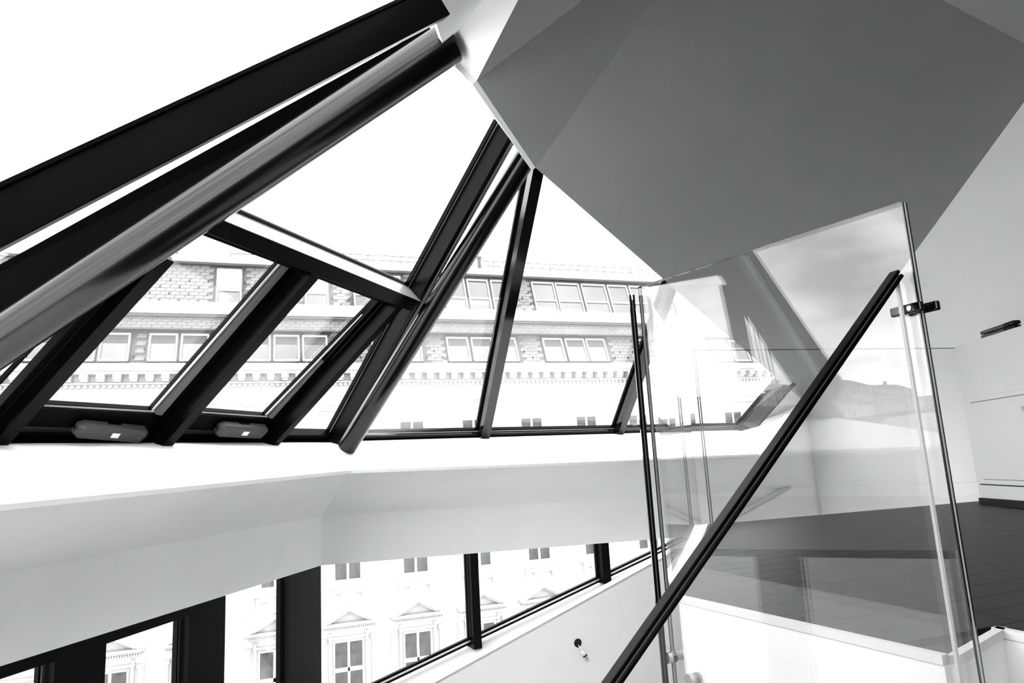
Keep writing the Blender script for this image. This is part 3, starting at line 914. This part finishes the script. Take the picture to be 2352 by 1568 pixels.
# ================================================================ WHITE CABINET
ca, cb = p('ca'), p('cb'); cd = (cb - ca).normalized(); cn = Vector((cd.y, -cd.x, 0)); cn = cn if cn.x < 0 else -cn   # towards the camera
ztop = p('cb_top').z
cbn = empty('cabinet', ca)
tag(cbn, 'low white built-in cabinet with flush door and black plinth at right', 'cabinet')
cend = ca + cd * 2.6
def rwx(q): return rw(q.y, 0)
def quad_to_wall(z0, z1, a, b, name, m, inset=0.0):
    poly = [a - cn * inset, b - cn * inset, rw(b.y, 0), rw(a.y + 0.15, 0)]
    return MB().prism([Vector((q.x, q.y, z0)) for q in poly], (0, 0, z1 - z0)).build(name, m, cbn)
quad_to_wall(0.165, ztop, ca, cend, 'body', M['cabinet'])
quad_to_wall(0.055, 0.155, ca + cd * 0.0, cend, 'lower_panel', M['cabinet'], 0.002)
quad_to_wall(0.15, 0.17, ca, cend, 'gap', M['shadowgap'], 0.02)
pk = MB().prism([Vector((q.x, q.y, 0.0)) for q in (ca + cn * 0.012, cend + cn * 0.012, cend - cn * 0.02, ca - cn * 0.02)], (0, 0, 0.05)).build('plinth', M['kick'], cbn)
dl = (p('d_tl') - ca).dot(cd); dr = dl + 1.25; dz0, dz1 = 0.205, p('d_tl').z
dd = ca + cd * dl; de = ca + cd * dr
MB().prism([Vector((q.x, q.y, z)) for q, z in ((dd, dz0 - 0.004), (de, dz0 - 0.004), (de, dz1 + 0.006), (dd, dz1 + 0.006))], cn * 0.0015).build('door_gap', M['gasket'], cbn)
dr_ = MB().prism([Vector((q.x, q.y, z)) for q, z in ((dd + cd * 0.003, dz0), (de - cd * 0.003, dz0), (de - cd * 0.003, dz1), (dd + cd * 0.003, dz1))], cn * 0.004).build('door', M['cabinet'], cbn)
ht = dz1 + 0.045
MB().beam(Vector((ca.x, ca.y, ht)), Vector((cend.x, cend.y, ht)), upv, cn, 0, 0.006, 0, 0.005).build('lip', M['cabinet'], cbn)
kc = p('knob')
MB().tube(kc + cn * 0.004, kc + cn * 0.010, 0.020, 24).build('pull_ring', M['chrome'], dr_)
# two folded clamps lying on the cabinet
b0, b1 = p('bk0'), p('bk1')
for i, lab in enumerate(('lower of the two dark metal door brackets stacked on the white cabinet', 'upper of the two dark metal door brackets stacked on the white cabinet')):
    z = ztop + 0.003 + i * 0.034
    a = ca + cd * ((b0 - ca).dot(cd) + i * -0.0); a = Vector((a.x, a.y, z)) - cn * 0.05
    b = a + cd * 0.42
    t = empty('metal_bracket', a)
    q = MB().beam(a, b, -cn, upv, -0.02, 0.03, 0.0, 0.028).build('arm', M['motor'], t); bevel(q, 0.008, 3)
    MB().beam(a + cd * 0.02 + cn * 0.021, b - cd * 0.10 + cn * 0.021, cn, upv, 0, 0.003, 0.010, 0.018).build('groove_rail', M['chrome'], t)
    q = MB().beam(b - cd * 0.10, b + cd * 0.03, -cn, upv, -0.025, 0.035, 0.0, 0.030).build('joint', M['kick'], t); bevel(q, 0.01, 3)
    tag(t, lab, 'bracket', 'dark metal brackets stacked on the cabinet')

# ================================================================ BUILDING ACROSS THE STREET
fac = empty('townhouse', (10, 36, -16))
tag(fac, 'white stucco townhouse across the street with slate mansard roof and rows of dormer windows', 'building')
X0, X1 = -22.0, 46.0
YF = 36.0
MB().box(X0, X1, YF, YF + 9, -16.0, 5.9).build('wall', M['stone'], fac)
# cornice stack
mb = MB(); mb.box(X0 - 0.3, X1 + 0.3, 35.15, YF + 0.4, 5.78, 6.12); mb.box(X0 - 0.2, X1 + 0.2, 35.35, YF, 5.66, 5.78)
mb.build('cornice', M['trimstone'], fac)
mod = None
x = -21.6; kk = 0
def share(src, name, loc, parent):
    o = src.copy(); C.objects.link(o); o.name = name; o.parent = parent; o.location = Vector(loc) - wpos(parent); return o
mb = MB(); mb.box(-0.17, 0.17, 35.42, 36.0, 5.44, 5.66); mb.box(-0.14, 0.14, 35.55, 36.0, 5.34, 5.44)
mod0 = mb.build('modillion', M['trimstone'], fac); m0 = wpos(mod0)
mod0.location = Vector(mod0.location) + Vector((-21.3, 0, 0)); x = -21.3
for i in range(1, 101):
    q = mod0.copy(); C.objects.link(q); q.location = Vector(mod0.location) + Vector((0.66 * i, 0, 0))
mb = MB(); x = X0
while x < X1:
    mb.box(x, x + 0.13, 35.86, 36.0, 5.08, 5.22); x += 0.25
tag(mb.build('dentils', M['trimstone'], fac), kind='stuff')
mb = MB(); mb.box(X0, X1, 35.82, 36, 5.24, 5.32); mb.box(X0, X1, 35.93, 36, 4.98, 5.05); mb.box(X0, X1, 35.90, 36, 4.10, 4.20); mb.box(X0, X1, 35.86, 36, 3.80, 3.92)
mb.build('string_course', M['trimstone'], fac)
# frieze ornament: roundels and palmettes
def torus(c, R, r, n=24, m_=6, sx=1.0):
    v = []; f = []
    for i in range(n):
        t = 2 * math.pi * i / n
        for j in range(m_):
            q = 2 * math.pi * j / m_
            v.append((c[0] + (R + r * math.cos(q)) * math.cos(t) * sx, c[1] + r * math.sin(q), c[2] + (R + r * math.cos(q)) * math.sin(t)))
    for i in range(n):
        for j in range(m_):
            f.append([i * m_ + j, i * m_ + (j + 1) % m_, ((i + 1) % n) * m_ + (j + 1) % m_, ((i + 1) % n) * m_ + j])
    return v, f
v, f = torus((0, 36, 4.58), 0.30, 0.055)
rd0 = obj('roundel', v, f, M['trimstone'], fac)
mb = MB()
for k in range(7):
    t = math.radians(-72 + 24 * k); L = 0.42 - 0.05 * abs(k - 3)
    c = Vector((0, 36, 4.26)); e = Vector((math.sin(t), 0, math.cos(t))); s = Vector((math.cos(t), 0, -math.sin(t)))
    mb.add([c + e * 0.06, c + e * L * 0.7 + s * 0.05 + Vector((0, -0.06, 0)), c + e * L, c + e * L * 0.7 - s * 0.05 + Vector((0, -0.06, 0)), c + e * L * 0.6], [[0, 1, 4], [1, 2, 4], [2, 3, 4], [3, 0, 4], [0, 3, 2, 1]])
pm0 = mb.build('palmette', M['trimstone'], fac)
for src, o0 in ((rd0, -10.5), (pm0, -9.9)):
    base = Vector(src.location); base.x += o0
    src.location = base
    for i in range(1, 36):
        q = src.copy(); C.objects.link(q); q.location = base + Vector((1.2 * i, 0, 0))

# facade windows --------------------------------------------------------------
def facade_window(cx, ztop, zbot, w_, parent, bars, blinds=False):
    y = YF - 0.02
    mb = MB()
    x0, x1 = cx - w_ / 2, cx + w_ / 2
    t = 0.07
    mb.box(x0 - t, x1 + t, y - 0.06, y, ztop, ztop + t); mb.box(x0 - t, x1 + t, y - 0.06, y, zbot - t, zbot)
    mb.box(x0 - t, x0, y - 0.06, y, zbot, ztop); mb.box(x1, x1 + t, y - 0.06, y, zbot, ztop)
    mb.box(cx - 0.055, cx + 0.055, y - 0.05, y, zbot, ztop)
    for z in bars: mb.box(x0, x1, y - 0.05, y, z - 0.09, z + 0.09)
    fr = mb.build('window', M['whiteframe'], parent)
    zs = [zbot] + [q for z in bars for q in (z - 0.09, z + 0.09)] + [ztop]
    for (a, b) in ((x0, cx - 0.055), (cx + 0.055, x1)):
        for i in range(0, len(zs), 2):
            MB().box(a, b, y - 0.012, y + 0.012, zs[i], zs[i + 1]).build('pane', M['darkglass'], fr)
cols = [0.75 + 3.34 * k for k in range(-6, 13)]
for cx in cols:
    vis = -8 < cx < 30
    facade_window(cx, 3.15, 1.15, 1.2, fac, [2.35])
    facade_window(cx, -2.0, -4.35, 1.2, fac, [-2.8])
    facade_window(cx, -7.2, -10.0, 1.28, fac, [-8.43])
    # surrounds, sill with brackets under the middle row
    mb = MB()
    mb.box(cx - 0.95, cx + 0.95, 35.70, 36, -4.75, -4.60); mb.box(cx - 0.85, cx + 0.85, 35.85, 36, -4.98, -4.75)
    mb.build('sill', M['trimstone'], fac)
    mb = MB()
    for sx in (-0.72, 0.72):
        mb.box(cx + sx - 0.10, cx + sx + 0.10, 35.78, 36, -5.25, -4.98)
    mb.box(cx - 0.35, cx + 0.35, 35.93, 36, -5.12, -4.98)
    mb.build('bracket', M['trimstone'], fac)
    mb = MB(); mb.box(cx - 0.95, cx + 0.95, 35.75, 36, 0.85, 1.0); mb.box(cx - 0.85, cx + 0.85, 35.88, 36, 0.6, 0.85)
    mb.build('sill', M['trimstone'], fac)
    # pediment over the lower row
    mb = MB()
    bz, az = -6.38, -5.55
    mb.box(cx - 1.32, cx + 1.32, 35.55, 36, bz, bz + 0.10); mb.box(cx - 1.22, cx + 1.22, 35.72, 36, bz - 0.10, bz)
    for s in (-1, 1):
        mb.prism([(cx + s * 1.36, 35.5, bz + 0.10), (cx, 35.5, az), (cx, 35.5, az - 0.17), (cx + s * 1.10, 35.5, bz + 0.10)], (0, 0.5, 0))
        mb.prism([(cx + s * 1.12, 35.66, bz + 0.10), (cx, 35.66, az - 0.15), (cx, 35.66, az - 0.26), (cx + s * 0.90, 35.66, bz + 0.10)], (0, 0.3, 0))
    mb.build('pediment', M['trimstone'], fac)
    mb = MB(); x = cx - 1.2
    while x < cx + 1.2:
        mb.box(x, x + 0.05, 35.68, 35.9, bz - 0.19, bz - 0.10); x += 0.10
    tag(mb.build('dentils', M['trimstone'], fac), kind='stuff')
    mb = MB(); mb.box(cx - 0.92, cx - 0.80, 35.88, 36, -10.2, -6.75); mb.box(cx + 0.80, cx + 0.92, 35.88, 36, -10.2, -6.75); mb.box(cx - 0.95, cx + 0.95, 35.84, 36, -7.02, -6.92)
    mb.build('surround', M['trimstone'], fac)
    mb = MB()
    for sx in (-1.67 + 0.32, 1.67 - 0.32):
        pass
    mb.box(cx - 1.30, cx - 1.08, 35.85, 36, -10.2, -7.05); mb.box(cx + 1.08, cx + 1.30, 35.85, 36, -10.2, -7.05)
    mb.box(cx - 1.35, cx - 1.03, 35.78, 36, -7.1, -6.95); mb.box(cx + 1.03, cx + 1.35, 35.78, 36, -7.1, -6.95)
    mb.build('pilaster', M['trimstone'], fac)
mb = MB(); mb.box(X0, X1, 35.93, 36, -5.5, -5.46); mb.box(X0, X1, 35.9, 36, -0.3, -0.1)
for z in (2.9, 2.3, 1.7): mb.box(X0, X1, 35.985, 36, z, z + 0.03)
mb.build('string_course', M['trimstone'], fac)

# mansard roof ----------------------------------------------------------------
# each slope: bottom (y0, z0) to top (y1, z1)
LS = (36.3, 6.20, 37.05, 8.05)          # lower slope
BS = (36.55, 8.05, 36.75, 8.75)          # shingle band under the gutter ledge
US = (37.2, 9.35, 38.05, 11.75)          # upper slope
def slope_pt(S, x, t): return Vector((x, S[0] + (S[2] - S[0]) * t, S[1] + (S[3] - S[1]) * t))
for S in (LS, BS, US):
    MB().prism([(X0, S[0], S[1]), (X0, S[2], S[3]), (X0, 44, S[3]), (X0, 44, S[1])], (X1 - X0, 0, 0)).build('roof_slope', M['lead'], fac)
mb = MB(); mb.box(X0 - 0.2, X1 + 0.2, 36.35, 37.3, 8.78, 9.28); mb.box(X0 - 0.2, X1 + 0.2, 36.25, 36.6, 9.22, 9.34)
mb.build('gutter_ledge', M['whiteframe'], fac)
mb = MB(); mb.box(X0 - 0.2, X1 + 0.2, 36.45, 36.62, 8.64, 8.74); mb.box(X0 - 0.2, X1 + 0.2, 36.42, 36.60, 7.98, 8.06)
mb.build('gutter', M['lead'], fac)
mb = MB(); mb.box(X0 - 0.2, X1 + 0.2, 37.55, 44, 11.80, 12.12); mb.build('eaves', M['whiteframe'], fac)
mb = MB(); mb.box(X0 - 0.2, X1 + 0.2, 37.7, 38.2, 11.70, 11.80); mb.build('eaves_soffit', M['lead'], fac)

lowwin = []
for x in (-20.6, -19.2, -14.6, -13.2, -10.0, -8.5, -7.1, -5.05, -3.65, -0.78, 0.62, 2.02, 5.45, 6.85, 8.25 - 1.25, 9.67, 11.09, 12.51, 15.43, 16.86, 18.22, 21.5, 22.85, 24.2, 27.0, 28.4, 29.8, 33, 34.4, 35.8, 39, 40.4):
    if x == 7.0: continue
    lowwin.append((x, x + 1.25))
lowwin = [q for q in lowwin if not (5.3 < q[0] < 7.2)] + [(5.55, 6.8), (6.97, 8.22)]
upwin = [(x, x + 1.2) for x in (-13.6, -8.2, -2.16, 2.2)] + [(4.75, 6.0), (6.15, 7.4), (8.5, 9.75), (9.9, 11.15), (11.3, 12.6), (12.75, 14.1), (15.36, 16.84), (16.92, 18.53), (18.68, 20.34), (20.49, 21.9), (22.04, 23.5), (25.1, 26.5), (26.65, 28.0), (28.2, 29.6), (32, 33.4), (33.6, 35), (38, 39.4)]
def dormer(S, x0, x1, t0, t1, bar_t=None, shutter=False):
    nrm = Vector((0, -(S[3] - S[1]), (S[2] - S[0]))).normalized()
    def Q(x, t, o): return slope_pt(S, x, t) + nrm * o
    mb = MB(); fw = 0.08; ft = fw / (S[3] - S[1])
    def fr_(xa, xb, ta, tb, o=0.09): mb.prism([Q(xa, ta, 0), Q(xb, ta, 0), Q(xb, tb, 0), Q(xa, tb, 0)], nrm * o)
    fr_(x0, x1, t0, t0 + ft); fr_(x0, x1, t1 - ft, t1); fr_(x0, x0 + fw, t0, t1); fr_(x1 - fw, x1, t0, t1)
    zs = [t0 + ft, t1 - ft]
    if bar_t is None:
        tb_ = t1 - ft - (t1 - t0) * 0.30
    if bar_t:
        fr_(x0, x1, bar_t - ft * 0.6, bar_t + ft * 0.6); zs = [t0 + ft, bar_t - ft * 0.6, bar_t + ft * 0.6, t1 - ft]
    fr = mb.build('window', M['whiteframe'], fac)
    for i in range(0, len(zs), 2):
        sh = shutter and i == 2
        m_ = M['blind'] if sh else M['skyglass']
        MB().prism([Q(x0 + fw, zs[i], 0.01), Q(x1 - fw, zs[i], 0.01), Q(x1 - fw, zs[i + 1], 0.01), Q(x0 + fw, zs[i + 1], 0.01)], nrm * 0.03).build('shutter' if sh else 'pane', m_, fr)
        if sh:
            k = 7
            mb2 = MB()
            for j in range(k):
                t = zs[i] + (zs[i + 1] - zs[i]) * (j + 0.15) / k; t2 = t + (zs[i + 1] - zs[i]) * 0.7 / k
                mb2.prism([Q(x0 + fw, t, 0.04), Q(x1 - fw, t, 0.04), Q(x1 - fw, t2, 0.04), Q(x0 + fw, t2, 0.04)], nrm * 0.03)
            mb2.build('slats', M['blind'], fr)
    if bar_t is None:
        MB().prism([Q(x0 + fw, tb_, 0.04), Q(x1 - fw, tb_, 0.04), Q(x1 - fw, t1 - ft, 0.04), Q(x0 + fw, t1 - ft, 0.04)], nrm * 0.012).build('pane_top_strip', M['lead'], fr)  # dark strip across the upper part of the pane
    # dark flashing round the frame
    mb = MB(); g = 0.05; gt = g / (S[3] - S[1])
    mb.prism([Q(x0 - g, t0 - gt, 0), Q(x1 + g, t0 - gt, 0), Q(x1 + g, t1 + gt, 0), Q(x0 - g, t1 + gt, 0)], nrm * 0.008)
    for xa, xb, ta, tb in ((x0 - 0.06, x0 - 0.002, t0, t1), (x1 + 0.002, x1 + 0.06, t0, t1), (x0 - 0.04, x1 + 0.04, t1 + 0.004, t1 + 0.03), (x0 - 0.04, x1 + 0.04, t0 - 0.03, t0 - 0.004)):
        mb.prism([Q(xa, ta, 0), Q(xb, ta, 0), Q(xb, tb, 0), Q(xa, tb, 0)], nrm * 0.10)
    for i in range(0, len(zs), 2):
        for xa, xb, ta, tb in ((x0 + fw, x0 + fw + 0.03, zs[i], zs[i + 1]), (x1 - fw - 0.03, x1 - fw, zs[i], zs[i + 1]), (x0 + fw, x1 - fw, zs[i + 1] - 0.02, zs[i + 1])):
            mb.prism([Q(xa, ta, 0.04), Q(xb, ta, 0.04), Q(xb, tb, 0.04), Q(xa, tb, 0.04)], nrm * 0.015)
    mb.build('flashing', M['lead'], fr)
for a, b in lowwin: dormer(LS, a, b, 0.10, 0.88)
for i, (a, b) in enumerate(upwin): dormer(US, a, b, 0.05, 0.90, 0.38, shutter=(a < 3))

# shingles: the ones that show largest are single parts, the rest is joined
cands = []
def shingle_rows(S, wins, t0, t1, rows):
    nrm = Vector((0, -(S[3] - S[1]), (S[2] - S[0]))).normalized()
    for r in range(rows):
        ta = t0 + (t1 - t0) * r / rows; tb = t0 + (t1 - t0) * (r + 1.25) / rows
        tb = min(tb, 1.0)
        x = -12.0 + (0.22 if r % 2 else 0)
        while x < 34:
            x1 = x + 0.44
            if not any(x1 > a - 0.05 and x < b + 0.05 for a, b in wins):
                cands.append((S, nrm, x, x1 - 0.03, ta, tb))
            x = x1
shingle_rows(US, upwin, 0.0, 0.98, 12)
shingle_rows(LS, lowwin, 0.02, 0.98, 9)
shingle_rows(BS, [], 0.0, 0.95, 4)
def sh_geo(c):
    S, nrm, x, x1, ta, tb = c
    k = 0.10
    a = slope_pt(S, x, ta) + nrm * 0.035; b = slope_pt(S, x1, ta) + nrm * 0.035
    d_ = slope_pt(S, x + k, tb) + nrm * 0.006; e = slope_pt(S, x1 + k, tb) + nrm * 0.006
    return [a, b, e, d_, a - nrm * 0.03, b - nrm * 0.03, e - nrm * 0.004, d_ - nrm * 0.004]
near = sorted(range(len(cands)), key=lambda i: abs(cands[i][2] + 2.5) + (0 if cands[i][0] is US else 3))
sel = set(near[:300])
rest = MB()
for i, c in enumerate(cands):
    if i in sel: obj('shingle', sh_geo(c), BOXF, M['shingle'], fac)
    else: rest.add(sh_geo(c), BOXF)
tag(rest.build('shingles', M['shingle'], fac), kind='stuff')
# snow guards
mb = MB()
for S, wins, ts in ((US, upwin, (0.08, 0.24, 0.40, 0.56)), (LS, lowwin, (0.2, 0.4))):
    nrm = Vector((0, -(S[3] - S[1]), (S[2] - S[0]))).normalized()
    for j, t in enumerate(ts):
        x = -11.8 + (0.44 if j % 2 else 0)
        while x < 33:
            if not any(a - 0.1 < x < b + 0.1 for a, b in wins):
                q = slope_pt(S, x, t)
                mb.prism([q - Vector((0.02, 0, 0)), q + Vector((0.02, 0, 0)), q + Vector((0.02, 0, 0.10)), q + Vector((-0.02, 0, 0.10))], nrm * 0.09)
            x += 0.88
tag(mb.build('snow_guards', M['shadowgap'], fac), kind='stuff')
# roof top: parapet boxes, railing, chimneys
mb = MB(); mb.box(-10, -4.0, 40, 41, 12.1, 12.5); mb.box(-4.2, -2.9, 39.5, 41, 12.1, 13.4); mb.box(-2.9, 4, 39.8, 41, 12.1, 12.9)
mb.build('roof_parapet', M['whiteframe'], fac)
for x, z in ((-4.25, 13.2), (12.7, 13.45)):
    MB().tube((x, 39.6, 12.0), (x, 39.6, z), 0.11, 12).build('vent_pipe', M['lead'], fac)
MB().tube((12.7, 39.6, 13.35), (12.7, 39.6, 13.5), 0.16, 12).build('vent_cap', M['lead'], fac)
mb = MB()
for z in (12.75, 13.05):
    mb.tube((2, 39.0, z), (40, 39.0, z), 0.025, 6)
x = 2
while x < 40: mb.tube((x, 39.0, 12.1), (x, 39.0, 13.05), 0.025, 6); x += 1.9
mb.tube((-9.0, 39.2, 13.0), (-4.2, 39.2, 13.1), 0.03, 6); mb.tube((-1.6, 39.2, 12.8), (3.6, 39.2, 12.8), 0.03, 6); mb.tube((-1.6, 39.2, 12.1), (-1.6, 39.2, 12.8), 0.03, 6)
mb.build('roof_railing', M['lead'], fac)

# ================================================================ STREET AND FAR CITY (seen mirrored in the guard glass)
g = MB().box(-500, 300, 8.5, 420, -16.4, -16.0).build('ground', M['asphalt']); tag(g, 'grey street between the houses', kind='structure')
citys = [(q[0], q[1], q[2], q[3], q[4] + 1.0) for q in [(-330, 178, 24, 14, 22.0), (-292, 172, 22, 14, 20.5), (-268, 166, 16, 13, 24.5), (-250, 160, 15, 12, 22.0), (-234, 162, 14, 14, 25.5), (-217, 158, 16, 12, 21.5), (-198, 160, 18, 12, 23.0), (-176, 158, 22, 12, 19.0), (-150, 158, 26, 12, 17.5), (-120, 150, 30, 12, 15.0)]]
labs = ['leftmost distant block on the skyline mirrored in the guard glass', 'wide distant block with low roof second on the mirrored skyline', 'tall narrow distant house third on the mirrored skyline', 'plain distant house beside the tall one on the mirrored skyline', 'distant house with highest gable on the mirrored skyline', 'low distant house right of the highest gable on the mirrored skyline', 'distant house with broad roof on the mirrored skyline', 'low distant block before the end of the mirrored skyline', 'long low distant block near the end of the mirrored skyline', 'lowest distant block at the end of the mirrored skyline']
for (x, y, w_, d_, z), lb in zip(citys, labs):
    t = empty('far_house', (x, y, -16))
    MB().box(x - w_ / 2, x + w_ / 2, y, y + d_, -16, z - 3).build('wall', M['city'], t)
    MB().prism([(x - w_ / 2 - 0.4, y - 0.4, z - 3), (x + w_ / 2 + 0.4, y - 0.4, z - 3), (x + w_ / 3, y - 0.4 + d_ / 2, z), (x - w_ / 3, y - 0.4 + d_ / 2, z)], (0, d_ / 2, 0)).build('roof', M['shingle'], t)
    for k in range(int(w_ // 3)):
        for zz_ in (z - 6, z - 10):
            MB().box(x - w_ / 2 + 1 + k * 3, x - w_ / 2 + 2.2 + k * 3, y - 0.06, y + 0.02, zz_, zz_ + 1.8).build('window', M['darkglass'], t)
    MB().box(x + w_ * 0.15, x + w_ * 0.15 + 1.2, y + d_ * 0.4, y + d_ * 0.4 + 1, z - 1, z + 1.3).build('chimney', M['city'], t)
    tag(t, lb, 'building', 'distant houses on the skyline')
